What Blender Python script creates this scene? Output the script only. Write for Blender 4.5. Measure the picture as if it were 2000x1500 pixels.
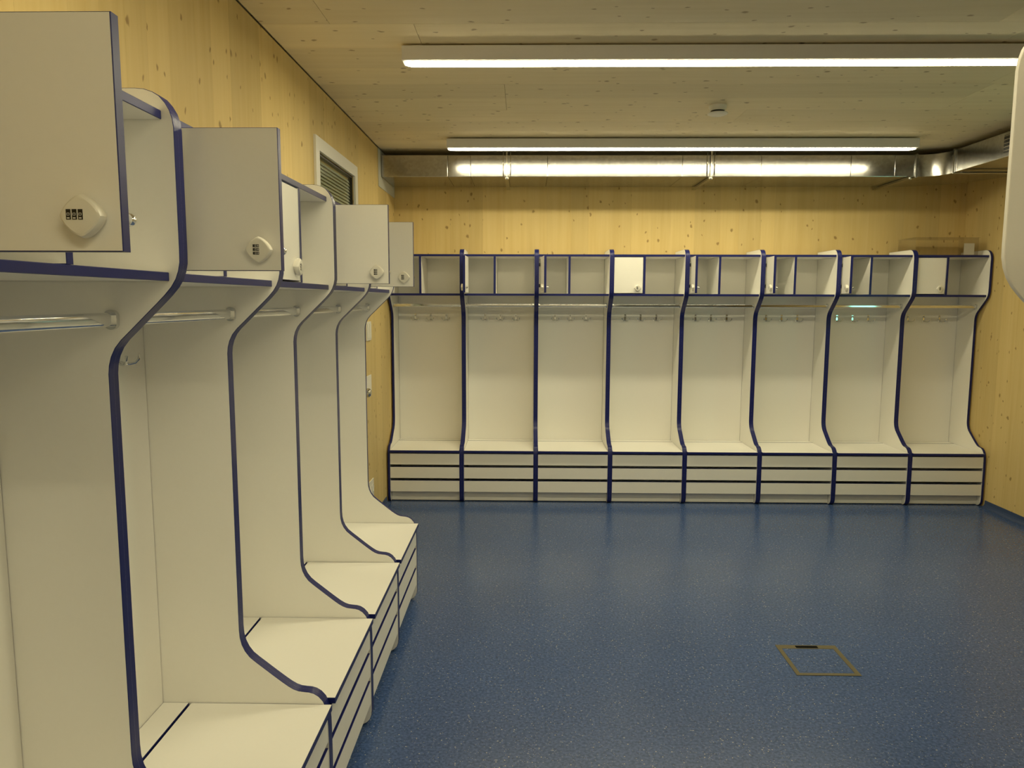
import bpy, bmesh, math, random
from mathutils import Vector, Matrix

# ------------------------------------------------------------------ clear
for o in list(bpy.data.objects):
    bpy.data.objects.remove(o, do_unlink=True)
scene = bpy.context.scene
COL = scene.collection
rnd = random.Random(7)

# ------------------------------------------------------------------ camera
F_PX, YAW, PITCH, ROLL, CAM_H = 1433.016, 0.01741, 0.11363, -0.00294, 1.64107
cam_data = bpy.data.cameras.new('camera')
cam_data.sensor_fit = 'HORIZONTAL'
cam_data.sensor_width = 36.0
cam_data.lens = 36.0 * F_PX / 2000.0
cam_data.clip_start = 0.02
cam = bpy.data.objects.new('camera', cam_data)
COL.objects.link(cam)
cy, sy, cp, sp, cr, sr = math.cos(YAW), math.sin(YAW), math.cos(PITCH), math.sin(PITCH), math.cos(ROLL), math.sin(ROLL)
R0 = Vector((cy, sy, 0)); U0 = Vector((-sy * sp, cy * sp, cp)); FW = Vector((-sy * cp, cy * cp, -sp))
RR = R0 * cr - U0 * sr; UU = R0 * sr + U0 * cr
cam.matrix_world = Matrix(((RR.x, UU.x, -FW.x, 0), (RR.y, UU.y, -FW.y, 0), (RR.z, UU.z, -FW.z, CAM_H), (0, 0, 0, 1)))
scene.camera = cam

# ------------------------------------------------------------------ world, exposure, lamp strength
world = bpy.data.worlds.new('world')
scene.world = world
world.use_nodes = True
world.node_tree.nodes['Background'].inputs[0].default_value = (0.02, 0.019, 0.016, 1)
world.node_tree.nodes['Background'].inputs[1].default_value = 0.3
scene.view_settings.view_transform = 'Standard'
scene.view_settings.look = 'None'
scene.view_settings.gamma = 1.0
scene.view_settings.use_curve_mapping = False
scene.view_settings.exposure = 0.0
LAMP_COLOR = (1.0, 0.89, 0.565, 1)
LAMP_STRENGTH = 40.0
scene.cycles.max_bounces = 10
scene.cycles.diffuse_bounces = 6
scene.cycles.transparent_max_bounces = 24

# ------------------------------------------------------------------ materials
def new_mat(name):
    m = bpy.data.materials.new(name)
    m.use_nodes = True
    nt = m.node_tree
    return m, nt, nt.nodes['Principled BSDF']

def N(nt, kind, **kw):
    n = nt.nodes.new(kind)
    for k, v in kw.items():
        setattr(n, k, v)
    return n

def plain(name, color, rough=0.5, metal=0.0, noise=0.0, nscale=60.0, bump=0.0, spec=0.5):
    m, nt, b = new_mat(name)
    b.inputs['Roughness'].default_value = rough
    b.inputs['Metallic'].default_value = metal
    b.inputs['Specular IOR Level'].default_value = spec
    tc = N(nt, 'ShaderNodeTexCoord')
    nz = N(nt, 'ShaderNodeTexNoise')
    nz.inputs['Scale'].default_value = nscale
    nz.inputs['Detail'].default_value = 4
    nt.links.new(tc.outputs['Object'], nz.inputs['Vector'])
    mx = N(nt, 'ShaderNodeMix', data_type='RGBA')
    mx.inputs['A'].default_value = (*[c * (1 - noise) for c in color], 1)
    mx.inputs['B'].default_value = (*[min(1, c * (1 + noise)) for c in color], 1)
    nt.links.new(nz.outputs['Fac'], mx.inputs['Factor'])
    nt.links.new(mx.outputs['Result'], b.inputs['Base Color'])
    if bump > 0:
        bp = N(nt, 'ShaderNodeBump')
        bp.inputs['Strength'].default_value = bump
        bp.inputs['Distance'].default_value = 0.002
        nt.links.new(nz.outputs['Fac'], bp.inputs['Height'])
        nt.links.new(bp.outputs['Normal'], b.inputs['Normal'])
    return m

M = {}
M['white'] = plain('white_laminate', (0.86, 0.85, 0.815), 0.42, noise=0.012, nscale=90, bump=0.02, spec=0.35)
M['blue'] = plain('navy_edge', (0.011, 0.016, 0.122), 0.34, noise=0.12, nscale=40, spec=0.32)
M['plastic'] = plain('white_plastic', (0.80, 0.78, 0.71), 0.3, noise=0.01)
M['black'] = plain('black_plastic', (0.012, 0.011, 0.010), 0.4, noise=0.1)
M['digit'] = plain('digit_white', (0.75, 0.74, 0.72), 0.5, noise=0.02)
M['chrome'] = plain('chrome', (0.74, 0.75, 0.76), 0.07, metal=1.0, noise=0.02)
M['steel'] = plain('brushed_steel', (0.62, 0.61, 0.58), 0.22, metal=1.0, noise=0.05)
M['frame_white'] = plain('painted_white', (0.74, 0.73, 0.70), 0.4, noise=0.015)
M['housing'] = plain('lamp_housing', (0.84, 0.83, 0.84), 0.45, noise=0.02)
M['blind'] = plain('blind_slat', (0.52, 0.53, 0.43), 0.5, noise=0.04)
M['shadow_gap'] = plain('brown_shadow_gap', (0.13, 0.065, 0.03), 0.8, noise=0.2)
M['skirt'] = plain('blue_skirting', (0.045, 0.075, 0.17), 0.4, noise=0.12, nscale=140)
M['brass'] = plain('olive_brass', (0.125, 0.108, 0.060), 0.55, metal=0.2, noise=0.15, nscale=80)
M['slot'] = plain('slot_black', (0.006, 0.006, 0.005), 0.8, spec=0.05)
M['dark_steel'] = plain('dark_steel', (0.10, 0.09, 0.08), 0.5, metal=0.6, noise=0.1)
M['collar'] = plain('grey_collar', (0.60, 0.61, 0.56), 0.5, noise=0.03)
M['plaster'] = plain('plain_wall', (0.80, 0.79, 0.75), 0.7, noise=0.04)
M['paper'] = plain('white_paper', (0.78, 0.76, 0.70), 0.7, noise=0.02)

def galvanised():
    m, nt, b = new_mat('galvanised_steel')
    b.inputs['Metallic'].default_value = 1.0
    tc = N(nt, 'ShaderNodeTexCoord')
    v = N(nt, 'ShaderNodeTexVoronoi'); v.inputs['Scale'].default_value = 55
    nz = N(nt, 'ShaderNodeTexNoise'); nz.inputs['Scale'].default_value = 3.0; nz.inputs['Detail'].default_value = 5
    nt.links.new(tc.outputs['Object'], v.inputs['Vector'])
    nt.links.new(tc.outputs['Object'], nz.inputs['Vector'])
    sep = N(nt, 'ShaderNodeSeparateColor')
    nt.links.new(v.outputs['Color'], sep.inputs['Color'])
    mr = N(nt, 'ShaderNodeMapRange'); mr.inputs['To Min'].default_value = 0.44; mr.inputs['To Max'].default_value = 0.53
    nt.links.new(sep.outputs['Red'], mr.inputs['Value'])
    cc = N(nt, 'ShaderNodeCombineColor')
    for k in ('Red', 'Green', 'Blue'):
        nt.links.new(mr.outputs['Result'], cc.inputs[k])
    nt.links.new(cc.outputs['Color'], b.inputs['Base Color'])
    mr2 = N(nt, 'ShaderNodeMapRange'); mr2.inputs['To Min'].default_value = 0.15; mr2.inputs['To Max'].default_value = 0.23
    nt.links.new(nz.outputs['Fac'], mr2.inputs['Value'])
    nt.links.new(mr2.outputs['Result'], b.inputs['Roughness'])
    return m
M['galv'] = galvanised()

def wood(name, grain, base, light, dark, knot):
    """softwood board: fine streaks along `grain` ('X' or 'Z'), scattered knots, tone by board"""
    m, nt, b = new_mat(name)
    b.inputs['Roughness'].default_value = 0.55
    b.inputs['Specular IOR Level'].default_value = 0.3
    geo = N(nt, 'ShaderNodeNewGeometry')
    oi = N(nt, 'ShaderNodeObjectInfo')
    off = N(nt, 'ShaderNodeMath', operation='MULTIPLY'); off.inputs[1].default_value = 37.0
    nt.links.new(oi.outputs['Random'], off.inputs[0])
    cmb = N(nt, 'ShaderNodeCombineXYZ')
    for k in ('X', 'Y', 'Z'):
        nt.links.new(off.outputs[0], cmb.inputs[k])
    add = N(nt, 'ShaderNodeVectorMath', operation='ADD')
    nt.links.new(geo.outputs['Position'], add.inputs[0])
    nt.links.new(cmb.outputs[0], add.inputs[1])
    # streaks
    mp = N(nt, 'ShaderNodeMapping')
    mp.inputs['Scale'].default_value = (0.8, 16, 16) if grain == 'X' else (16, 16, 0.7)
    nt.links.new(add.outputs[0], mp.inputs['Vector'])
    n1 = N(nt, 'ShaderNodeTexNoise'); n1.inputs['Scale'].default_value = 1.6; n1.inputs['Detail'].default_value = 5; n1.inputs['Roughness'].default_value = 0.6
    nt.links.new(mp.outputs[0], n1.inputs['Vector'])
    ramp = N(nt, 'ShaderNodeValToRGB')
    ramp.color_ramp.elements[0].position = 0.28; ramp.color_ramp.elements[0].color = (*dark, 1)
    ramp.color_ramp.elements[1].position = 0.72; ramp.color_ramp.elements[1].color = (*light, 1)
    e = ramp.color_ramp.elements.new(0.5); e.color = (*base, 1)
    nt.links.new(n1.outputs['Fac'], ramp.inputs['Fac'])
    # board tone
    tone = N(nt, 'ShaderNodeMapRange'); tone.inputs['To Min'].default_value = 0.90; tone.inputs['To Max'].default_value = 1.07
    nt.links.new(oi.outputs['Random'], tone.inputs['Value'])
    tm = N(nt, 'ShaderNodeMix', data_type='RGBA', blend_type='MULTIPLY'); tm.inputs['Factor'].default_value = 1
    nt.links.new(ramp.outputs['Color'], tm.inputs['A'])
    nt.links.new(tone.outputs['Result'], tm.inputs['B'])
    # knots: two sizes, warped a little and stretched along the grain
    wz = N(nt, 'ShaderNodeTexNoise'); wz.inputs['Scale'].default_value = 30.0
    nt.links.new(add.outputs[0], wz.inputs['Vector'])
    ws = N(nt, 'ShaderNodeVectorMath', operation='SCALE'); ws.inputs['Scale'].default_value = 0.02
    nt.links.new(wz.outputs['Color'], ws.inputs[0])
    wa = N(nt, 'ShaderNodeVectorMath', operation='ADD')
    nt.links.new(add.outputs[0], wa.inputs[0]); nt.links.new(ws.outputs[0], wa.inputs[1])
    col = tm.outputs['Result']
    for sc, rad, keep, st in ((4.4, 0.050, 0.55, 0.72), (7.5, 0.052, 0.42, 0.62), (11.0, 0.05, 0.26, 0.5)):
        sx = N(nt, 'ShaderNodeSeparateXYZ'); nt.links.new(wa.outputs[0], sx.inputs[0])
        along = N(nt, 'ShaderNodeMath', operation='MULTIPLY'); along.inputs[1].default_value = st
        flat = N(nt, 'ShaderNodeCombineXYZ')
        if grain == 'X':
            nt.links.new(sx.outputs['X'], along.inputs[0])
            nt.links.new(sx.outputs['Y'], flat.inputs['X'])
        else:
            hs = N(nt, 'ShaderNodeMath', operation='ADD')
            nt.links.new(sx.outputs['X'], hs.inputs[0]); nt.links.new(sx.outputs['Y'], hs.inputs[1])
            nt.links.new(sx.outputs['Z'], along.inputs[0])
            nt.links.new(hs.outputs[0], flat.inputs['X'])
        nt.links.new(along.outputs[0], flat.inputs['Y'])
        vo = N(nt, 'ShaderNodeTexVoronoi', voronoi_dimensions='2D'); vo.inputs['Scale'].default_value = sc
        nt.links.new(flat.outputs[0], vo.inputs['Vector'])
        sp_ = N(nt, 'ShaderNodeSeparateColor'); nt.links.new(vo.outputs['Color'], sp_.inputs['Color'])
        gate = N(nt, 'ShaderNodeMath', operation='LESS_THAN'); gate.inputs[1].default_value = keep
        nt.links.new(sp_.outputs['Red'], gate.inputs[0])
        core = N(nt, 'ShaderNodeMapRange'); core.interpolation_type = 'SMOOTHSTEP'
        core.inputs['From Min'].default_value = rad * 0.45; core.inputs['From Max'].default_value = rad * 1.25
        core.inputs['To Min'].default_value = 1.0; core.inputs['To Max'].default_value = 0.0
        nt.links.new(vo.outputs['Distance'], core.inputs['Value'])
        mul = N(nt, 'ShaderNodeMath', operation='MULTIPLY')
        nt.links.new(core.outputs['Result'], mul.inputs[0]); nt.links.new(gate.outputs[0], mul.inputs[1])
        mul2 = N(nt, 'ShaderNodeMath', operation='MULTIPLY'); mul2.inputs[1].default_value = 0.72
        nt.links.new(mul.outputs[0], mul2.inputs[0])
        mx = N(nt, 'ShaderNodeMix', data_type='RGBA')
        mx.inputs['B'].default_value = (*knot, 1)
        nt.links.new(mul2.outputs[0], mx.inputs['Factor'])
        nt.links.new(col, mx.inputs['A'])
        col = mx.outputs['Result']
    nt.links.new(col, b.inputs['Base Color'])
    bp = N(nt, 'ShaderNodeBump'); bp.inputs['Strength'].default_value = 0.06; bp.inputs['Distance'].default_value = 0.002
    nt.links.new(n1.outputs['Fac'], bp.inputs['Height'])
    nt.links.new(bp.outputs['Normal'], b.inputs['Normal'])
    return m
M['wood_wall'] = wood('spruce_wall', 'Z', (0.67, 0.515, 0.225), (0.70, 0.545, 0.25), (0.635, 0.475, 0.195), (0.22, 0.12, 0.035))
M['wood_ceil'] = wood('spruce_ceiling', 'X', (0.80, 0.69, 0.46), (0.83, 0.72, 0.49), (0.765, 0.65, 0.42), (0.27, 0.17, 0.07))

def vinyl():
    m, nt, b = new_mat('speckled_blue_vinyl')
    geo = N(nt, 'ShaderNodeNewGeometry')
    n1 = N(nt, 'ShaderNodeTexNoise'); n1.inputs['Scale'].default_value = 85; n1.inputs['Detail'].default_value = 3
    nt.links.new(geo.outputs['Position'], n1.inputs['Vector'])
    ramp = N(nt, 'ShaderNodeValToRGB')
    ramp.color_ramp.elements[0].position = 0.36; ramp.color_ramp.elements[0].color = (0.030, 0.066, 0.185, 1)
    ramp.color_ramp.elements[1].position = 0.66; ramp.color_ramp.elements[1].color = (0.068, 0.122, 0.30, 1)
    nt.links.new(n1.outputs['Fac'], ramp.inputs['Fac'])
    n2 = N(nt, 'ShaderNodeTexNoise'); n2.inputs['Scale'].default_value = 2.2; n2.inputs['Detail'].default_value = 4
    nt.links.new(geo.outputs['Position'], n2.inputs['Vector'])
    tr = N(nt, 'ShaderNodeMapRange'); tr.inputs['To Min'].default_value = 0.86; tr.inputs['To Max'].default_value = 1.14
    nt.links.new(n2.outputs['Fac'], tr.inputs['Value'])
    tm = N(nt, 'ShaderNodeMix', data_type='RGBA', blend_type='MULTIPLY'); tm.inputs['Factor'].default_value = 1
    nt.links.new(ramp.outputs['Color'], tm.inputs['A']); nt.links.new(tr.outputs['Result'], tm.inputs['B'])
    col = tm.outputs['Result']
    for sc, rad, keep, c in ((95, 0.24, 0.10, (0.34, 0.38, 0.40)), (170, 0.26, 0.14, (0.26, 0.31, 0.36)), (120, 0.25, 0.12, (0.02, 0.03, 0.06))):
        vo = N(nt, 'ShaderNodeTexVoronoi'); vo.inputs['Scale'].default_value = sc
        nt.links.new(geo.outputs['Position'], vo.inputs['Vector'])
        s = N(nt, 'ShaderNodeSeparateColor'); nt.links.new(vo.outputs['Color'], s.inputs['Color'])
        g = N(nt, 'ShaderNodeMath', operation='LESS_THAN'); g.inputs[1].default_value = keep
        nt.links.new(s.outputs['Green'], g.inputs[0])
        d = N(nt, 'ShaderNodeMath', operation='LESS_THAN'); d.inputs[1].default_value = rad
        nt.links.new(vo.outputs['Distance'], d.inputs[0])
        mu = N(nt, 'ShaderNodeMath', operation='MULTIPLY')
        nt.links.new(g.outputs[0], mu.inputs[0]); nt.links.new(d.outputs[0], mu.inputs[1])
        mx = N(nt, 'ShaderNodeMix', data_type='RGBA'); mx.inputs['B'].default_value = (*c, 1)
        nt.links.new(mu.outputs[0], mx.inputs['Factor']); nt.links.new(col, mx.inputs['A'])
        col = mx.outputs['Result']
    nt.links.new(col, b.inputs['Base Color'])
    b.inputs['Roughness'].default_value = 0.24
    b.inputs['Specular IOR Level'].default_value = 0.6
    nb = N(nt, 'ShaderNodeTexNoise'); nb.inputs['Scale'].default_value = 140
    nt.links.new(geo.outputs['Position'], nb.inputs['Vector'])
    bp = N(nt, 'ShaderNodeBump'); bp.inputs['Strength'].default_value = 0.05; bp.inputs['Distance'].default_value = 0.001
    nt.links.new(nb.outputs['Fac'], bp.inputs['Height'])
    nt.links.new(bp.outputs['Normal'], b.inputs['Normal'])
    return m
M['vinyl'] = vinyl()

def emitter():
    m, nt, b = new_mat('lamp_diffuser')
    b.inputs['Base Color'].default_value = (0.9, 0.9, 0.9, 1)
    b.inputs['Emission Color'].default_value = LAMP_COLOR
    b.inputs['Emission Strength'].default_value = LAMP_STRENGTH
    return m
M['lamp'] = emitter()

def clear(name, tint, gloss):
    """thin clear sheet: see-through with a weak mirror reflection that grows towards grazing angles"""
    m, nt, b = new_mat(name)
    out = nt.nodes['Material Output']
    tr = N(nt, 'ShaderNodeBsdfTransparent'); tr.inputs['Color'].default_value = (*tint, 1)
    gl = N(nt, 'ShaderNodeBsdfGlossy'); gl.inputs['Roughness'].default_value = 0.04
    fr = N(nt, 'ShaderNodeFresnel'); fr.inputs['IOR'].default_value = 1.45
    sc = N(nt, 'ShaderNodeMath', operation='MULTIPLY'); sc.inputs[1].default_value = gloss
    nt.links.new(fr.outputs[0], sc.inputs[0])
    mx = N(nt, 'ShaderNodeMixShader')
    nt.links.new(sc.outputs[0], mx.inputs['Fac'])
    nt.links.new(tr.outputs[0], mx.inputs[1]); nt.links.new(gl.outputs[0], mx.inputs[2])
    nt.links.new(mx.outputs[0], out.inputs['Surface'])
    return m
M['glass'] = clear('window_glass', (0.95, 0.97, 0.95), 0.22)
def daylight():
    m, nt, b = new_mat('dusk_daylight')
    b.inputs['Base Color'].default_value = (0.1, 0.1, 0.1, 1)
    b.inputs['Emission Color'].default_value = (0.33, 1.0, 0.72, 1)
    b.inputs['Emission Strength'].default_value = 2.6
    return m
M['daylight'] = daylight()
M['acrylic'] = clear('clear_acrylic', (0.985, 0.98, 0.975), 0.5)

# ------------------------------------------------------------------ mesh helpers
def link(name, me, mats, parent=None, loc=(0, 0, 0), rot=(0, 0, 0)):
    for mt in mats:
        me.materials.append(mt)
    o = bpy.data.objects.new(name, me)
    COL.objects.link(o)
    if parent:
        o.parent = parent
    o.location = loc
    o.rotation_euler = rot
    return o

def empty(name, loc, rotz=0.0):
    o = bpy.data.objects.new(name, None)
    o.empty_display_size = 0.1
    COL.objects.link(o)
    o.location = loc
    o.rotation_euler = (0, 0, rotz)
    return o

def tag(o, label=None, cat=None, group=None, kind=None):
    if label: o['label'] = label
    if cat: o['category'] = cat
    if group: o['group'] = group
    if kind: o['kind'] = kind
    return o

BOXF = [(0, 3, 2, 1), (4, 5, 6, 7), (0, 1, 5, 4), (1, 2, 6, 5), (2, 3, 7, 6), (3, 0, 4, 7)]
BOXN = ['z', 'z', 'y', 'x', 'y', 'x']

def box_verts(lo, hi):
    a, b, c = lo; d, e, f = hi
    return [(a, b, c), (d, b, c), (d, e, c), (a, e, c), (a, b, f), (d, b, f), (d, e, f), (a, e, f)]

def box(name, lo, hi, mats, parent=None, face=None, bevel=0.0):
    """box; with `face` ('x','y','z') the two faces across that axis take mats[0], the narrow edges mats[1]"""
    me = bpy.data.meshes.new(name)
    me.from_pydata(box_verts(lo, hi), [], BOXF)
    if face:
        for p, n in zip(me.polygons, BOXN):
            p.material_index = 0 if n == face else 1
        bm = bmesh.new(); bm.from_mesh(me)
        es = [e for e in bm.edges if len({f.material_index for f in e.link_faces}) == 2]
        bmesh.ops.bevel(bm, geom=es, offset=0.0011, segments=1, affect='EDGES', material=1, clamp_overlap=True)
        bm.to_mesh(me); bm.free()
    if bevel > 0:
        bm = bmesh.new(); bm.from_mesh(me)
        bmesh.ops.bevel(bm, geom=list(bm.edges), offset=bevel, segments=2, affect='EDGES', profile=0.5, clamp_overlap=True)
        bm.to_mesh(me); bm.free()
    return link(name, me, mats, parent)

class MB:
    """collects shapes for one mesh; every shape takes a material index"""
    def __init__(self):
        self.v, self.f, self.m, self.s = [], [], [], []
    def add(self, vs, fs, mi=0, smooth=False):
        b = len(self.v)
        self.v += [tuple(p) for p in vs]
        for f in fs:
            self.f.append(tuple(i + b for i in f)); self.m.append(mi); self.s.append(smooth)
    def box(self, lo, hi, mi=0):
        self.add(box_verts(lo, hi), BOXF, mi)
    def prism(self, pts, axis, a, b, mi=0, mi_side=None, smooth=False):
        """closed outline pts (2-D, counter-clockwise) swept along axis from a to b"""
        n = len(pts)
        def P(p, t):
            return {'x': (t, p[0], p[1]), 'y': (p[0], t, p[1]), 'z': (p[0], p[1], t)}[axis]
        vs = [P(p, a) for p in pts] + [P(p, b) for p in pts]
        self.add(vs, [tuple(range(n - 1, -1, -1)), tuple(range(n, 2 * n))], mi)
        base = len(self.v) - 2 * n
        for i in range(n):
            j = (i + 1) % n
            self.f.append((base + i, base + j, base + n + j, base + n + i))
            self.m.append(mi if mi_side is None else mi_side); self.s.append(smooth)
    def tube(self, path, r, seg=8, mi=0, ell=None):
        """round (or elliptic: ell=(rx,rz) for straight runs along x) tube along a polyline, capped"""
        path = [Vector(p) for p in path]
        rings = []
        for i, p in enumerate(path):
            t = (path[min(i + 1, len(path) - 1)] - path[max(i - 1, 0)]).normalized()
            up = Vector((0, 0, 1)) if abs(t.z) < 0.9 else Vector((0, 1, 0))
            s = t.cross(up).normalized(); u = s.cross(t)
            ra, rb = ell if ell else (r if not isinstance(r, (list, tuple)) else r[i],) * 2
            rings.append([p + s * math.cos(2 * math.pi * k / seg) * ra + u * math.sin(2 * math.pi * k / seg) * rb for k in range(seg)])
        vs = [q for rg in rings for q in rg]
        fs = []
        for i in range(len(rings) - 1):
            for k in range(seg):
                fs.append((i * seg + k, i * seg + (k + 1) % seg, (i + 1) * seg + (k + 1) % seg, (i + 1) * seg + k))
        self.add(vs, fs, mi, True)
        self.add(rings[0], [tuple(range(seg))], mi); self.add(rings[-1], [tuple(range(seg - 1, -1, -1))], mi)
    def lathe(self, prof, origin, axis='z', seg=24, mi=0):
        """profile [(radius, height)...] turned about an axis through origin"""
        vs, fs = [], []
        for r, h in prof:
            for k in range(seg):
                a = 2 * math.pi * k / seg
                c, s = r * math.cos(a), r * math.sin(a)
                q = {'z': (c, s, h), 'y': (c, h, s), 'x': (h, c, s)}[axis]
                vs.append((q[0] + origin[0], q[1] + origin[1], q[2] + origin[2]))
        for i in range(len(prof) - 1):
            for k in range(seg):
                fs.append((i * seg + k, i * seg + (k + 1) % seg, (i + 1) * seg + (k + 1) % seg, (i + 1) * seg + k))
        self.add(vs, fs, mi, True)
    def mesh(self, name, weld=True):
        me = bpy.data.meshes.new(name)
        me.from_pydata(self.v, [], self.f)
        for p, mi, s in zip(me.polygons, self.m, self.s):
            p.material_index = mi; p.use_smooth = s
        bm = bmesh.new(); bm.from_mesh(me)
        if weld:
            bmesh.ops.remove_doubles(bm, verts=list(bm.verts), dist=1e-6)
        bmesh.ops.recalc_face_normals(bm, faces=list(bm.faces))
        for e in bm.edges:
            if len(e.link_faces) == 2 and e.calc_face_angle(0) > math.radians(32):
                e.smooth = False
        bm.to_mesh(me); bm.free()
        return me
    def obj(self, name, mats, parent=None, **kw):
        return link(name, self.mesh(name), mats, parent, **kw)

# ------------------------------------------------------------------ the room
XL, XR, YB, YF, ZC = -1.120, 3.705, 6.365, -1.60, 2.79
floor = box('floor', (XL - 0.15, YF - 0.1, -0.08), (XR + 0.15, YB + 0.15, 0.0), [M['vinyl']])
tag(floor, kind='structure')

def widths(total, lo, hi):
    out, s = [], 0.0
    while s < total - 1e-6:
        w = rnd.uniform(lo, hi)
        if total - s - w < lo * 0.6:
            w = total - s
        out.append((s, min(total, s + w))); s += w
    return out

G = 0.0004
# left wall with an opening for the window
WY0, WY1, WZ0, WZ1 = 4.035, 4.865, 1.02, 2.437
wl = tag(box('wall_left', (XL - 0.15, YF - 0.1, 0), (XL - 0.034, YB + 0.15, ZC + 0.05), [M['wood_wall']]), kind='structure')
for a, b in widths(YB - YF, 0.11, 0.21):
    y0, y1 = YF + a + G / 2, YF + b - G / 2
    spans = [(0.0, ZC - 0.005)]
    if y1 > WY0 and y0 < WY1:
        segs = []
        if y0 < WY0: segs.append((y0, WY0, 0, ZC - 0.005))
        if y1 > WY1: segs.append((WY1, y1, 0, ZC - 0.005))
        segs += [(max(y0, WY0), min(y1, WY1), 0, WZ0), (max(y0, WY0), min(y1, WY1), WZ1, ZC - 0.005)]
    else:
        segs = [(y0, y1, 0, ZC - 0.005)]
    for q0, q1, z0, z1 in segs:
        if q1 - q0 > 0.004:
            box('plank', (XL - 0.034, q0, z0), (XL, q1, z1), [M['wood_wall']], wl)
wb = tag(box('wall_back', (XL, YB + 0.034, 0), (XR, YB + 0.15, ZC + 0.05), [M['wood_wall']]), kind='structure')
for a, b in widths(XR - XL, 0.11, 0.22):
    box('plank', (XL + a + G / 2, YB, 0), (XL + b - G / 2, YB + 0.034, ZC), [M['wood_wall']], wb)
wr = tag(box('wall_right', (XR + 0.034, YF - 0.1, 0), (XR + 0.15, YB + 0.15, ZC + 0.05), [M['wood_wall']]), kind='structure')
for a, b in widths(YB - YF, 0.12, 0.22):
    box('plank', (XR, YF + a + G / 2, 0), (XR + 0.034, YF + b - G / 2, ZC), [M['wood_wall']], wr)
tag(box('wall_front', (XL, YF - 0.1, 0), (XR, YF, ZC), [M['plaster']]), kind='structure')
tag(box('wall_inner', (1.236, YF, 0), (1.336, 1.235, ZC - 0.001), [M['plaster']]), kind='structure')
ceil = tag(box('ceiling', (XL - 0.15, YF - 0.1, ZC + 0.03), (XR + 0.15, YB + 0.15, ZC + 0.12), [M['wood_ceil']]), kind='structure')
# ceiling boards run along X; end joints where the photograph shows them
joints = {}
edges = [YF, -1.31, -1.02, -0.70, -0.38, -0.09, 0.22, 0.55, 0.86, 1.18, 1.50, 1.83, 2.13, 2.45, 2.75, 2.965, 3.215, 3.515, 3.80, 4.085, 4.36, 4.62, 4.91, 5.18, 5.47, 5.75, 6.05, YB]
special = {(2.965, 3.215): [-0.825, 1.95], (3.215, 3.515): [-0.473, 2.12], (3.515, 3.80): [2.42], (3.80, 4.085): [2.45], (4.085, 4.36): [-0.117, 2.48], (4.36, 4.62): [-0.117, 2.50], (4.62, 4.91): [1.335]}
for y0, y1 in zip(edges[:-1], edges[1:]):
    cuts = special.get((y0, y1), [])
    xs = [XL + 0.004] + cuts + [XR]
    for x0, x1 in zip(xs[:-1], xs[1:]):
        box('ceiling_board', (x0 + 0.0008, y0 + 0.0006, ZC), (x1 - 0.0008, y1 - 0.0006, ZC + 0.03), [M['wood_ceil']], ceil)
tag(box('shadow_gap_strip_1', (XL - 0.03, YF, ZC - 0.0046), (XL - 0.006, YB, ZC - 0.0005), [M['shadow_gap']]), kind='structure')  # dark brown strip standing in for the shaded gap under the ceiling
# coved blue skirting
def cove(name, pts, axis, a, b):
    mb = MB(); mb.prism(pts, axis, a, b, smooth=False)
    return tag(mb.obj(name, [M['skirt']]), kind='structure')
prof = [(0.0005, 0.0005), (0.034, 0.0005), (0.022, 0.005), (0.012, 0.014), (0.007, 0.028), (0.006, 0.055), (0.0005, 0.055)]
cove('baseboard_right', [(XR - p[0], p[1]) for p in prof][::-1], 'y', YF, 5.815)
cove('baseboard_left', [(XL + p[0], p[1]) for p in prof], 'y', 3.93, 5.80)

# ------------------------------------------------------------------ window on the left wall
win = tag(empty('window_1', (XL, 4.45, WZ0)), kind='structure')
def wbox(name, lo, hi, mats, **kw):
    o = box(name, tuple(a - b for a, b in zip(lo, (XL, 4.45, WZ0))), tuple(a - b for a, b in zip(hi, (XL, 4.45, WZ0))), mats, win, **kw)
    return o
fo = (3.965, 4.935, WZ0 - 0.07, 2.507)
mb = MB()
O = Vector((XL, 4.45, WZ0))
for lo, hi in (((XL - 0.033, fo[0], fo[2]), (XL + 0.014, WY0 + 0.0, fo[3])), ((XL - 0.033, WY1, fo[2]), (XL + 0.014, fo[1], fo[3])),
               ((XL - 0.033, WY0, WZ1), (XL + 0.014, WY1, fo[3])), ((XL - 0.033, WY0, fo[2]), (XL + 0.014, WY1, WZ0))):
    lo = (max(lo[0], XL + 0.0005), lo[1], lo[2])
    mb.box(Vector(lo) - O, Vector(hi) - O)
mb.obj('window_frame', [M['frame_white']], win)
mb = MB()
for lo, hi in (((XL - 0.032, WY0, WZ1 - 0.012), (XL - 0.006, WY1, WZ1 - 0.0005)), ((XL - 0.032, WY1 - 0.010, WZ0), (XL - 0.006, WY1 - 0.0005, WZ1 - 0.012)),
               ((XL - 0.032, WY0 + 0.0005, WZ0), (XL - 0.006, WY0 + 0.008, WZ1 - 0.012))):
    mb.box(Vector(lo) - O, Vector(hi) - O)
mb.obj('shadow_line', [M['black']], win)  # black strips draw the shadow line of the window recess
mb = MB()
z = WZ0 + 0.01
while z < WZ1 - 0.03:
    mb.add([Vector(p) - O for p in ((XL - 0.020, WY0 + 0.012, z), (XL - 0.020, WY1 - 0.012, z), (XL - 0.029, WY1 - 0.012, z + 0.018), (XL - 0.029, WY0 + 0.012, z + 0.018),
            (XL - 0.0212, WY0 + 0.012, z - 0.0006), (XL - 0.0212, WY1 - 0.012, z - 0.0006), (XL - 0.0302, WY1 - 0.012, z + 0.0174), (XL - 0.0302, WY0 + 0.012, z + 0.0174))],
           [(0, 1, 2, 3), (7, 6, 5, 4), (0, 4, 5, 1), (2, 6, 7, 3)], 0)
    z += 0.020
tag(mb.obj('blind_slats', [M['blind']], win), kind='stuff')
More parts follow.
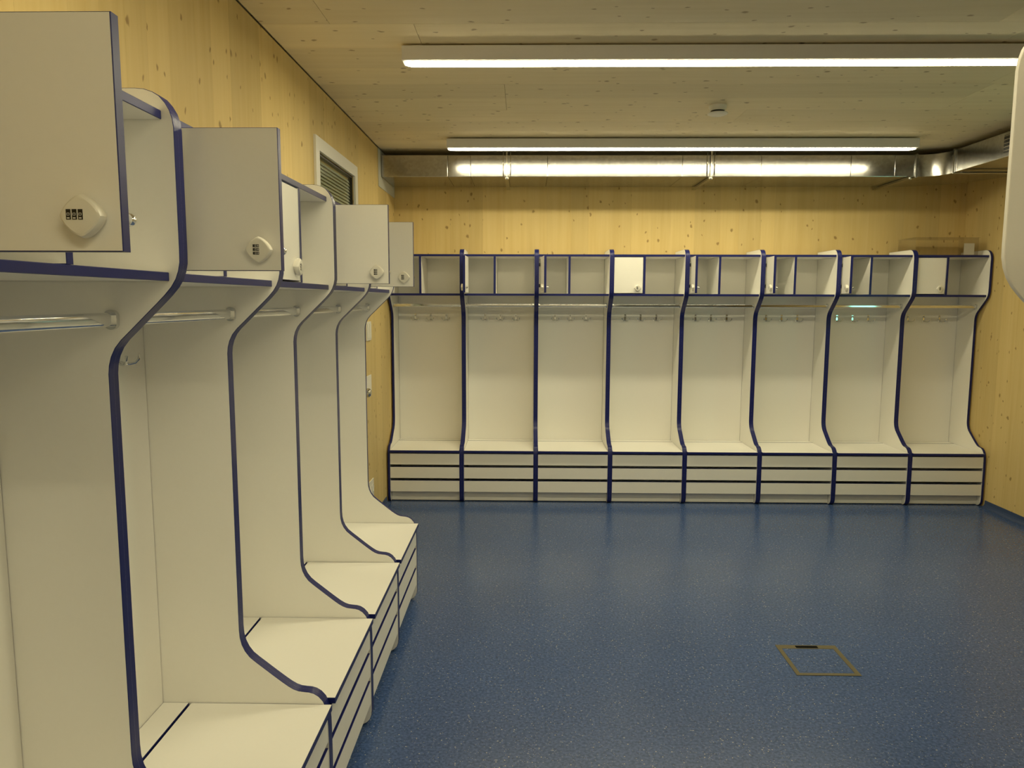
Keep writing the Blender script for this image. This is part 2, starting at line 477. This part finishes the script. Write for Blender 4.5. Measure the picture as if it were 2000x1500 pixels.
wbox('glass_pane', (XL - 0.015, WY0 + 0.009, WZ0 + 0.002), (XL - 0.011, WY1 - 0.011, WZ1 - 0.013), [M['glass']])

# window on the right wall, beyond the right edge of the picture
w2 = tag(empty('window_2', (XR, 4.0, 1.28)), kind='structure')
for lo, hi in (((-0.014, -0.40, -0.06), (-0.0005, 0.40, 0.0)), ((-0.014, -0.40, 0.62), (-0.0005, 0.40, 0.68)), ((-0.014, -0.40, 0.0), (-0.0005, -0.31, 0.62)), ((-0.014, 0.29, 0.0), (-0.0005, 0.40, 0.62))):
    box('window_frame', lo, hi, [M['frame_white']], w2)
box('lit_pane', (-0.006, -0.31, 0.0), (-0.0005, 0.29, 0.62), [M['daylight']], w2)

# ------------------------------------------------------------------ locker units
W, T = 0.600, 0.0178
PROF = [(-0.0148, 0.001), (0.450, 0.001), (0.466, 0.004), (0.480, 0.012), (0.491, 0.024), (0.498, 0.042), (0.500, 0.062), (0.500, 0.300), (0.499, 0.372),
        (0.497, 0.398), (0.492, 0.424), (0.484, 0.443), (0.471, 0.458), (0.457, 0.467), (0.443, 0.471), (0.428, 0.4725), (0.412, 0.4745), (0.397, 0.480), (0.382, 0.489), (0.363, 0.503),
        (0.340, 0.521), (0.310, 0.545), (0.285, 0.565), (0.268, 0.580), (0.255, 0.598), (0.246, 0.618), (0.241, 0.640), (0.2395, 0.665), (0.239, 0.90),
        (0.239, 1.20), (0.239, 1.488), (0.241, 1.506), (0.246, 1.524), (0.255, 1.542), (0.268, 1.558), (0.290, 1.579), (0.320, 1.608), (0.345, 1.632), (0.362, 1.649),
        (0.376, 1.665), (0.386, 1.681), (0.392, 1.697), (0.3955, 1.714), (0.396, 1.735), (0.396, 1.975), (0.394, 1.992), (0.389, 2.008), (0.381, 2.022),
        (0.370, 2.035), (0.357, 2.043), (0.340, 2.0485), (0.322, 2.050), (-0.0148, 2.050)]

def side_mesh(x0, x1, tall=False):
    mb = MB()
    pts = [(-d, z + (0.036 if tall and z > 1.75 else 0.0)) for d, z in PROF]
    mb.prism(pts, 'x', x0, x1, mi=0, mi_side=1, smooth=True)
    me = mb.mesh('side_panel')
    bm = bmesh.new(); bm.from_mesh(me)
    xin = (x0 if x0 > W / 2 else x1) if not tall else None
    es = [e for e in bm.edges if len({f.material_index for f in e.link_faces}) == 2
          and (xin is None or abs(e.verts[0].co.x - xin) < 1e-4)]
    bmesh.ops.bevel(bm, geom=es, offset=0.0011, segments=1, affect='EDGES', material=1, clamp_overlap=True)
    for f in bm.faces:
        if len(f.verts) > 6: f.smooth = False; f.material_index = 0
    bm.to_mesh(me); bm.free()
    return me

def lb(name, x0, x1, d0, d1, z0, z1, face, parent, mats=None, bevel=0.0):
    return box(name, (x0, -d1, z0), (x1, -d0, z1), mats or [M['white'], M['blue']], parent, face=face, bevel=bevel)

# door: built about its pivot so that it can swing
PX, PD = 0.0348, 0.3668
def lock_meshes(turn):
    """rounded lozenge body standing off the outer face (towards -y), three number wheels; turn = rotation of the wheels"""
    mb = MB()
    def loz(r, y, n=40):
        out = []
        for k in range(n):
            a = 2 * math.pi * k / n
            e = 1.42                                          # superellipse, corners up/down/left/right
            c, s = math.cos(a), math.sin(a)
            rr = r / ((abs(c) ** e + abs(s) ** e) ** (1 / e))
            out.append((rr * c, y, rr * s))
        return out
    rings = [loz(0.0225, 0), loz(0.0230, -0.004), loz(0.0262, -0.0045), loz(0.0266, -0.009), loz(0.0262, -0.0145), loz(0.0250, -0.0172), loz(0.0228, -0.0185)]
    n = 40
    vs = [p for r in rings for p in r]
    fs = []
    for i in range(len(rings) - 1):
        for k in range(n):
            fs.append((i * n + k, i * n + (k + 1) % n, (i + 1) * n + (k + 1) % n, (i + 1) * n + k))
    fs.append(tuple((len(rings) - 1) * n + k for k in range(n)))
    mb.add(vs, fs, 0, True)
    body = mb.mesh('lock_body')
    dials = []
    for q in (-1, 0, 1):
        mb = MB()
        # a wheel 12.5 x 6 mm, long side across its row; rows stacked at 7.4 mm, left of centre
        def P(u, v, h):
            a, b = (u - 0.0035, v) if not turn else (v - 0.0058, 0.0015 - u)
            return (a, -0.0185 - h, b)
        v0 = q * 0.0074
        def rect(u0, u1, w0, w1, h, mi):
            mb.add([P(u0, w0, 0), P(u1, w0, 0), P(u1, w1, 0), P(u0, w1, 0), P(u0, w0, h), P(u1, w0, h), P(u1, w1, h), P(u0, w1, h)],
                   [(4, 5, 6, 7), (0, 1, 5, 4), (1, 2, 6, 5), (2, 3, 7, 6), (3, 0, 4, 7)], mi)
        rect(-0.0062, 0.0062, v0 - 0.0028, v0 + 0.0028, 0.0006, 0)
        # a nought in the middle, a grey notch either side
        w = 0.0004
        for r_ in ((-0.0018, 0.0014, -0.0017, -0.0012), (-0.0018, 0.0014, 0.0012, 0.0017), (-0.0018, -0.0012, -0.0017, 0.0017), (0.0008, 0.0014, -0.0017, 0.0017)):
            rect(r_[0], r_[1], v0 + r_[2], v0 + r_[3], 0.0006 + w, 1)
        rect(0.0036, 0.0052, v0 - 0.0016, v0 + 0.0016, 0.0006 + w, 1)
        dials.append(mb.mesh('lock_dial'))
    return body, dials
LOCKS = {0: lock_meshes(False), 1: lock_meshes(True)}
def latch_mesh():
    mb = MB()
    mb.lathe([(0.0, 0.012), (0.008, 0.012), (0.010, 0.010), (0.010, 0.0), (0.0, 0.0)], (0, 0, 0), 'y', 14)
    mb.box((-0.004, 0.004, -0.005), (0.034, 0.0065, 0.005))
    mb.lathe([(0.0, 0.020), (0.005, 0.019), (0.008, 0.016), (0.0088, 0.012), (0.008, 0.0065), (0.0, 0.0065)], (0.0345, 0, 0), 'y', 16)
    return mb.mesh('latch')
def hinge_mesh():
    mb = MB()
    mb.tube([(0.0235, -0.3820, -0.013), (0.0235, -0.3820, 0.013)], 0.0050, 10)
    mb.box((0.0184, -0.382, -0.012), (0.0230, -0.345, 0.012))
    return mb.mesh('hinge')
LATCH, HINGE = latch_mesh(), hinge_mesh()
for me, mt in ((LATCH, M['chrome']), (HINGE, M['black'])):
    me.materials.append(mt)
for body, dials in LOCKS.values():
    body.materials.append(M['plastic'])
    for d in dials:
        d.materials.append(M['black']); d.materials.append(M['digit'])

def raw(name, me, parent, loc=(0, 0, 0), rot=(0, 0, 0)):
    o = bpy.data.objects.new(name, me); COL.objects.link(o); o.parent = parent
    o.location = loc; o.rotation_euler = rot
    return o

def make_door(unit, angle, turn):
    x0, x1 = 0.021 - PX, 0.2515 - PX
    y0, y1 = -(0.370 - PD), -(0.352 - PD)
    d = box('door', (x0, y0, 1.700), (x1, y1, 1.986), [M['white'], M['blue']], unit, face='y')
    d.location = (PX, -PD, 0)
    d.rotation_euler = (0, 0, -math.radians(angle))
    cx, cz = x1 - 0.042, 1.742
    body, dials = LOCKS[turn]
    raw('lock_body', body, d, (cx, y0, cz))
    for q in dials:
        raw('lock_dial', q, d, (cx, y0, cz))
    raw('latch', LATCH, d, (cx, y1, cz))
    if angle > 5:
        for hz in (1.925, 1.758):
            raw('hinge', HINGE, unit, (0, 0, hz))
    return d

def hook_mesh():
    mb = MB()
    mb.box((-0.007, -0.004, 1.468), (0.007, 0.0, 1.523))
    for s in (-1, 1):
        mb.tube([(s * 0.003, -0.004, 1.476), (s * 0.008, -0.016, 1.471), (s * 0.016, -0.030, 1.469), (s * 0.024, -0.041, 1.472), (s * 0.030, -0.047, 1.481), (s * 0.033, -0.049, 1.494)],
                [0.0042, 0.0040, 0.0036, 0.0034, 0.0034, 0.0040], 8)
    mb.tube([(0, -0.004, 1.515), (0, -0.012, 1.512), (0, -0.018, 1.503)], 0.0036, 8)
    return mb.mesh('coat_hook')
def rail_meshes():
    mb = MB()
    pts = [(-0.255 + 0.0076 * math.cos(math.pi * k / 10), 1.6065 + 0.0076 * math.sin(math.pi * k / 10)) for k in range(11)]
    pts += [(-0.255 - 0.0076 * math.cos(math.pi * k / 10), 1.5935 - 0.0076 * math.sin(math.pi * k / 10)) for k in range(11)]
    mb.prism(pts, 'x', 0.024, 0.576, smooth=True)
    a = mb.mesh('clothes_rail')
    out = []
    for x0, x1 in ((0.0186, 0.0300), (0.570, 0.5814)):
        mb = MB()
        n = 24
        pts = []
        for k in range(n):
            t = 2 * math.pi * k / n
            pts.append((-0.255 + 0.0130 * math.cos(t), 1.60 + 0.0070 * (1 if math.sin(t) > 0 else -1) * (0 if abs(math.sin(t)) < 1e-6 else 1) + 0.0130 * math.sin(t)))
        mb.prism(pts, 'x', x0, x1, smooth=True)
        out.append(mb.mesh('rail_socket'))
    return a, out
HOOK = hook_mesh(); HOOK.materials.append(M['chrome'])
RAIL, SOCK = rail_meshes()
for me in [RAIL] + SOCK:
    me.materials.append(M['chrome'])
SIDE_L, SIDE_R = side_mesh(0.00005, T), side_mesh(W - T, W - 0.00005)
for me in (SIDE_L, SIDE_R):
    me.materials.append(M['white']); me.materials.append(M['blue'])

def make_shell(loc, rotz):
    """a locker unit without its door"""
    u = empty('locker_unit', loc, rotz)
    raw('side_panel', SIDE_L, u); raw('side_panel', SIDE_R, u)
    i0, i1 = T + 0.0004, W - T - 0.0004
    lb('back_panel', i0, i1, -0.014, 0.0, 0.010, 2.012, 'y', u)
    lb('shelf', i0, i1, 0.0005, 0.3725, 1.990, 2.0075, 'z', u)
    lb('shelf', i0, i1, 0.0005, 0.3725, 1.677, 1.6945, 'z', u)
    lb('partition', 0.2535, 0.2715, 0.0005, 0.3725, 1.6949, 1.9896, 'x', u)
    lb('seat', i0 + 0.0006, i1 - 0.0006, 0.0855, 0.5115, 0.4145, 0.4335, 'z', u)
    lb('rear_ledge', i0, i1, 0.0005, 0.0785, 0.4145, 0.4335, 'z', u)
    for z0, z1 in ((0.3125, 0.4050), (0.2005, 0.2935), (0.0890, 0.1815)):
        lb('slat', i0, i1, 0.4800, 0.4965, z0, z1, 'y', u)
    lb('kick_panel', i0, i1, 0.4300, 0.4460, 0.006, 0.150, 'y', u)
    r = raw('clothes_rail', RAIL, u)
    for s in SOCK:
        raw('rail_socket', s, r)
    for x in (0.165, 0.297, 0.430):
        raw('coat_hook', HOOK, u, (x, -0.0003, 0))
    return u

def copy_tree(o, parent=None):
    c = o.copy(); COL.objects.link(c)
    if parent: c.parent = parent
    for ch in list(o.children):
        copy_tree(ch, c)
    return c

BX0, BY = -1.108, 6.327
LX, LY0 = -1.085, 0.8885
first = None
def unit(loc, rotz, angle, turn, label, group):
    global first
    if first is None:
        first = make_shell(loc, rotz); u = first
        proto_children = None
    else:
        u = copy_tree(proto); u.location = loc; u.rotation_euler = (0, 0, rotz)
    tag(u, label, 'locker', group)
    return u
proto = make_shell((0, 0, -50), 0)

LEFT = [(90, 1, 'nearest locker unit of the left row, cut by the frame, open door filling the corner'),
        (90, 0, 'second locker unit of the left row, open door just right of the first divider'),
        (0, 0, 'middle locker unit of the left row, the only shut door there'),
        (90, 0, 'fourth locker unit of the left wall row, open door in front of the louvred window'),
        (90, 0, 'farthest locker unit of the left wall row, its end panel beside bare wood wall')]
BACK = [(90, 0, 'back wall unit in the left corner, top partly hidden by the left row'),
        (92, 0, 'second back wall unit from the left, door swung edge-on against the divider'),
        (84, 0, 'third back wall unit from the left, ajar door showing its blue edge and lock'),
        (0, 0, 'fourth back wall unit from the left, bright shut door between open neighbours'),
        (93, 0, 'fifth back wall unit from the left, open door directly right of the shut one'),
        (93, 0, 'sixth back wall unit from the left, open door, second right of the shut one'),
        (97, 0, 'seventh back wall unit from the left, open door, beside the right-end unit'),
        (0, 0, 'back wall unit in the right corner, shut door, clear plastic box on top')]
for i, (ang, turn, lab) in enumerate(LEFT):
    u = copy_tree(proto)
    u.location = (LX, LY0 + i * W, 0); u.rotation_euler = (0, 0, math.pi / 2)
    tag(u, lab, 'locker', 'locker units along the left wall')
    make_door(u, ang, turn)
for i, (ang, turn, lab) in enumerate(BACK):
    u = copy_tree(proto)
    u.location = (BX0 + i * W, BY, 0); u.rotation_euler = (0, 0, 0)
    tag(u, lab, 'locker', 'locker units along the back wall')
    make_door(u, ang, turn)
def kill(o):
    for ch in list(o.children): kill(ch)
    bpy.data.objects.remove(o, do_unlink=True)
kill(proto)

# the end of a row on the right: white edged side panel, its shelves set well back
ru = empty('locker_unit', (1.187, 1.252, 0), -math.pi / 2)
tag(ru, 'white locker unit at the right picture edge, only its curved side panel showing', 'locker')
for x0, x1 in ((0.0, 0.010), (0.590, 0.600)):
    link('side_panel', side_mesh(x0, x1, True), [M['white'], M['white']], ru)
wm = [M['white'], M['white']]
lb('back_panel', 0.0104, 0.5896, -0.014, 0.0, 0.010, 2.046, 'y', ru, wm)
for z in (1.990, 1.677):
    lb('shelf', 0.0104, 0.5896, 0.0005, 0.32, z, z + 0.0175, 'z', ru, wm)
lb('seat', 0.011, 0.589, 0.0005, 0.480, 0.4145, 0.4335, 'z', ru, wm)
for z0, z1 in ((0.3125, 0.4050), (0.2005, 0.2935), (0.0890, 0.1815)):
    lb('slat', 0.0104, 0.5896, 0.4650, 0.4815, z0, z1, 'y', ru, wm)

# ------------------------------------------------------------------ linear lamps
def stadium(x0, x1, y0, y1, n=8):
    r = (y1 - y0) / 2; c = (y0 + y1) / 2
    pts = []
    for k in range(n + 1):
        a = -math.pi / 2 + math.pi * k / n
        pts.append((x1 - r + r * math.cos(a), c + r * math.sin(a)))
    for k in range(n + 1):
        a = math.pi / 2 + math.pi * k / n
        pts.append((x0 + r + r * math.cos(a), c + r * math.sin(a)))
    return pts
def lamp(y, label, length=3.33, x=-0.563):
    top = ZC - 0.0085
    L = empty('linear_lamp', (x, y, top))
    tag(L, label, 'lamp', 'linear ceiling lamps')
    box('housing', (0, 0, -0.0635), (length, 0.096, 0), [M['housing']], L, bevel=0.002)
    for q in (0.25, length / 2, length - 0.25):
        box('spacer', (q - 0.03, 0.055, 0.0003), (q + 0.03, 0.085, 0.0082), [M['housing']], L)
    mb = MB()
    mb.prism(stadium(0.006, length - 0.006, 0.006, 0.090), 'z', -0.0665, -0.0637, mi=1, mi_side=1)
    mb.prism(stadium(0.006, length - 0.006, 0.006, 0.090), 'z', -0.0680, -0.0665, mi=0)   # the opal lens: underside and a thin rim glow
    mb.obj('diffuser', [M['lamp'], M['housing']], L)
    return L
lamp(3.448, 'long white linear lamp nearer the camera, under the ceiling boards')
lamp(5.362, 'long white linear lamp farther away, just in front of the metal duct')
lamp(1.534, 'short white linear lamp overhead, out of the picture above the front', 1.75)
lamp(-0.380, 'short white linear lamp behind the viewpoint, out of the picture', 1.32, -0.11)

# ------------------------------------------------------------------ ventilation duct
DZ0, DZ1, DY0, DY1 = 2.586, 2.748, 5.790, 6.310
duct = empty('air_duct', (XL, DY1, DZ0))
tag(duct, 'rectangular galvanised air duct along the back wall turning the right corner', 'duct')
DO = Vector((XL, DY1, DZ0))
def dbox(name, lo, hi, mat=None, bevel=0.003):
    return box(name, Vector(lo) - DO, Vector(hi) - DO, [mat or M['galv']], duct, bevel=bevel)
xs = [XL + 0.006, -0.60, -0.425, 0.167, 1.20, 1.80, 2.48, 2.81, 2.98]
for k, (x0, x1) in enumerate(zip(xs[:-1], xs[1:])):
    o = dbox('duct_section', (x0 + 0.0005, DY0 + (0.0015 if k % 2 else 0), DZ0), (x1 - 0.0005, DY1, DZ1))
# wall collar on the left wall
mb = MB()
cx0, cx1 = XL + 0.0006, XL + 0.005
for lo, hi in (((cx0, DY0 - 0.100, DZ0 - 0.085), (cx1, DY0 - 0.002, ZC - 0.006)), ((cx0, DY0 - 0.002, DZ0 - 0.085), (cx1, YB - 0.001, DZ0 - 0.001)),
               ((cx0, DY0 - 0.002, DZ1 + 0.001), (cx1, YB - 0.001, ZC - 0.006)), ((cx0, DY1 + 0.001, DZ0 - 0.001), (cx1, YB - 0.001, DZ1 + 0.001))):
    mb.box(Vector(lo) - DO, Vector(hi) - DO)
mb.obj('wall_collar', [M['collar']], duct)
# elbow
EC = Vector((2.98, 5.615)); RI, RO = DY0 - EC.y, DY1 - EC.y
mb = MB(); n = 14
ring = []
for k in range(n + 1):
    a = math.pi / 2 - (math.pi / 2) * k / n
    ring.append([(EC.x + r * math.cos(a) - DO.x, EC.y + r * math.sin(a) - DO.y, z - DO.z) for r, z in ((RI, DZ0), (RO, DZ0), (RO, DZ1), (RI, DZ1))])
vs = [p for r in ring for p in r]; fs = []
for k in range(n):
    for q in range(4):
        fs.append((k * 4 + q, k * 4 + (q + 1) % 4, (k + 1) * 4 + (q + 1) % 4, (k + 1) * 4 + q))
mb.add(vs, fs, 0, True)
mb.obj('duct_elbow', [M['galv']], duct)
# joint flanges at both ends of the elbow
dbox('joint_flange', (2.962, DY0 - 0.012, DZ0 - 0.010), (2.980, DY1, DZ1 + 0.008), bevel=0.004)
RX0, RX1 = EC.x + RI, EC.x + RO
dbox('joint_flange', (RX0 - 0.012, 5.597, DZ0 - 0.010), (RX1, 5.615, DZ1 + 0.008), bevel=0.004)
yy = [5.597, 4.20, 3.0, 1.9]
for a, b in zip(yy[:-1], yy[1:]):
    dbox('duct_section', (RX0, b + 0.0005, DZ0), (RX1, a - 0.0005, DZ1))
# grille on the inner face of the side run
gr = dbox('vent_grille', (RX0 - 0.006, 4.65, 2.615), (RX0 - 0.0005, 5.040, 2.728), M['black'], bevel=0.001)
for k in range(5):
    z = 2.625 + k * 0.0235
    o = box('louvre', Vector((RX0 - 0.009, 4.655, z)) - DO, Vector((RX0 - 0.0062, 5.035, z + 0.0035)) - DO, [M['steel']], gr)

def bracket(x, label, rods=True):
    b = empty('duct_bracket', (x, DY0, ZC - 0.0006))
    tag(b, label, 'bracket', 'duct brackets')
    O_ = Vector((x, DY0, ZC - 0.0006))
    if rods:
        mb = MB()
        mb.box(Vector((x - 0.005, DY0 - 0.020, DZ0 - 0.012)) - O_, Vector((x + 0.005, DY0 - 0.0155, ZC - 0.0006)) - O_)
        mb.obj('hanger_strip', [M['steel']], b)
    for s in (-1, 1) if rods else ():
        mb = MB()
        mb.tube([Vector((x + s * 0.028, DY0 - 0.0075, DZ0 + 0.012)) - O_, Vector((x + s * 0.028, DY0 - 0.0075, ZC - 0.001)) - O_], 0.0035, 8)
        mb.tube([Vector((x + s * 0.028, DY0 - 0.0075, DZ0 + 0.012)) - O_, Vector((x + s * 0.012, DY0 - 0.012, DZ0 - 0.004)) - O_], 0.005, 8)
        mb.obj('threaded_rod', [M['steel']], b)
    mb = MB()
    mb.tube([Vector((x, DY0 - 0.014, DZ0 - 0.002)) - O_, Vector((x, DY0 - 0.014, DZ0 - 0.024)) - O_], 0.007, 10)
    mb.obj('end_bolt', [M['chrome']], b)
    mb = MB()
    mb.box(Vector((x - 0.014, DY0 - 0.010, DZ0 - 0.018)) - O_, Vector((x + 0.014, YB - 0.002, DZ0 - 0.003)) - O_)
    mb.obj('support_rail', [M['steel']], b)
bracket(-0.145, 'steel bracket hanging the duct, left of the picture centre')
bracket(1.415, 'steel bracket hanging the duct, above the fifth unit of the back row')
bracket(2.925, 'steel bracket under the duct beside the elbow in the right corner', False)
sb = box('duct_bracket', (RX0 + 0.0, 5.50, DZ0 - 0.016), (XR - 0.001, 5.527, DZ0 - 0.0115), [M['dark_steel']])
tag(sb, 'thin steel rail crossing under the side duct to the right wall', 'bracket', 'duct brackets')

# ------------------------------------------------------------------ smoke detector
sd = empty('smoke_detector', (1.135, 4.525, ZC - 0.0006))
tag(sd, 'round white smoke detector on the ceiling between the two linear lamps', 'detector')
mb = MB(); mb.lathe([(0.0, 0.0), (0.052, 0.0), (0.052, -0.012), (0.046, -0.028), (0.044, -0.030), (0.0, -0.030)], (0, 0, 0), 'z', 32)
mb.obj('base', [M['plastic']], sd)
mb = MB(); mb.lathe([(0.0, -0.0302), (0.040, -0.0302), (0.040, -0.043), (0.0, -0.043)], (0, 0, 0), 'z', 24)
mb.obj('smoke_slot', [M['black']], sd)
mb = MB(); mb.lathe([(0.0, -0.0432), (0.058, -0.0432), (0.060, -0.045), (0.058, -0.049), (0.046, -0.054), (0.0, -0.056)], (0, 0, 0), 'z', 32)
mb.obj('cap', [M['plastic']], sd)

# ------------------------------------------------------------------ floor hatch
hx0, hx1, hy0, hy1 = 1.207, 1.492, 3.092, 3.378
fh = empty('floor_hatch', (hx0, hy0, 0.0))
tag(fh, 'square floor hatch with a brass coloured rim, set in the blue floor', 'hatch')
def hb(name, lo, hi, mt): return box(name, (lo[0] - hx0, lo[1] - hy0, lo[2]), (hi[0] - hx0, hi[1] - hy0, hi[2]), [mt], fh)
e = 0.0004; h = 0.0022
mb = MB()
def hq(x0, y0, x1, y1): mb.box((x0 - hx0, y0 - hy0, e), (x1 - hx0, y1 - hy0, h))
hq(hx0, hy0, hx1, hy0 + 0.020); hq(hx0, hy1 - 0.036, hx1, hy1); hq(hx0, hy0 + 0.020, hx0 + 0.020, hy1 - 0.036); hq(hx1 - 0.022, hy0 + 0.020, hx1, hy1 - 0.036)
mb.obj('rim', [M['brass']], fh)
hb('lid', (hx0 + 0.021, hy0 + 0.021, e), (hx1 - 0.023, hy1 - 0.037, 0.0016), M['vinyl'])
hb('cable_slot', (1.298, hy1 - 0.030, h + 0.0001), (1.402, hy1 - 0.008, h + 0.0008), M['slot'])

# ------------------------------------------------------------------ fittings on the left wall beyond the row
def wall_plate(name, y0, y1, z0, z1, label, cat):
    p = empty(name, (XL + 0.0005, (y0 + y1) / 2, (z0 + z1) / 2))
    tag(p, label, cat)
    w, hh = (y1 - y0) / 2, (z1 - z0) / 2
    box('cover_plate', (0, -w, -hh), (0.008, w, hh), [M['plastic']], p, bevel=0.002)
    return p
p = wall_plate('light_switch', 5.150, 5.300, 1.352, 1.487, 'white double light switch on the wood wall behind the end of the left row', 'switch')
for s in (-1, 1):
    box('rocker', (0.0082, s * 0.034 - 0.028, -0.052), (0.012, s * 0.034 + 0.028, 0.052), [M['plastic']], p, bevel=0.0015)
p = wall_plate('wall_socket', 5.150, 5.290, 0.205, 0.335, 'white wall socket low on the wood wall behind the end of the left row', 'socket')
for s in (-1, 1):
    mb = MB(); mb.lathe([(0.0, 0.0082), (0.024, 0.0082), (0.026, 0.0110), (0.028, 0.0110), (0.028, 0.0080)], (0, s * 0.034, 0), 'x', 20)
    mb.obj('socket_ring', [M['plastic']], p)
p = wall_plate('door_knob', 5.060, 5.275, 0.985, 1.105, 'round steel knob with a white plate on the wood wall behind the left row', 'knob')
mb = MB()
kc = (0.045, 4.975 - 5.1675, 1.007 - 1.045)
mb.lathe([(0.0, -0.0445), (0.020, -0.0445), (0.020, -0.040), (0.010, -0.036), (0.010, -0.022), (0.020, -0.020), (0.029, -0.010), (0.032, 0.002), (0.029, 0.014), (0.020, 0.022), (0.0, 0.025)], kc, 'x', 24)
mb.obj('knob', [M['steel']], p)

# ------------------------------------------------------------------ clear box on the right end unit
bx = empty('storage_box', (3.365, 6.13, 2.0085))
tag(bx, 'clear plastic box with a white paper inside, on top of the right-end locker unit', 'box')
x0, x1, y0, y1, z1, t = -0.250, 0.250, -0.125, 0.155, 0.138, 0.003
for nm, lo, hi in (('box_wall', (x0, y0, 0), (x1, y0 + t, z1)), ('box_wall', (x0, y1 - t, 0), (x1, y1, z1)), ('box_wall', (x0, y0 + t, 0), (x0 + t, y1 - t, z1)), ('box_wall', (x1 - t, y0 + t, 0), (x1, y1 - t, z1)),
                   ('box_base', (x0 + t, y0 + t, 0), (x1 - t, y1 - t, t)), ('box_lid', (x0 - 0.006, y0 - 0.006, z1 + 0.0005), (x1 + 0.006, y1 + 0.006, z1 + 0.0035))):
    box(nm, lo, hi, [M['acrylic']], bx)
box('paper_sheet', (0.140, y0 + t + 0.004, t + 0.003), (0.222, y0 + t + 0.006, 0.095), [M['paper']], bx)
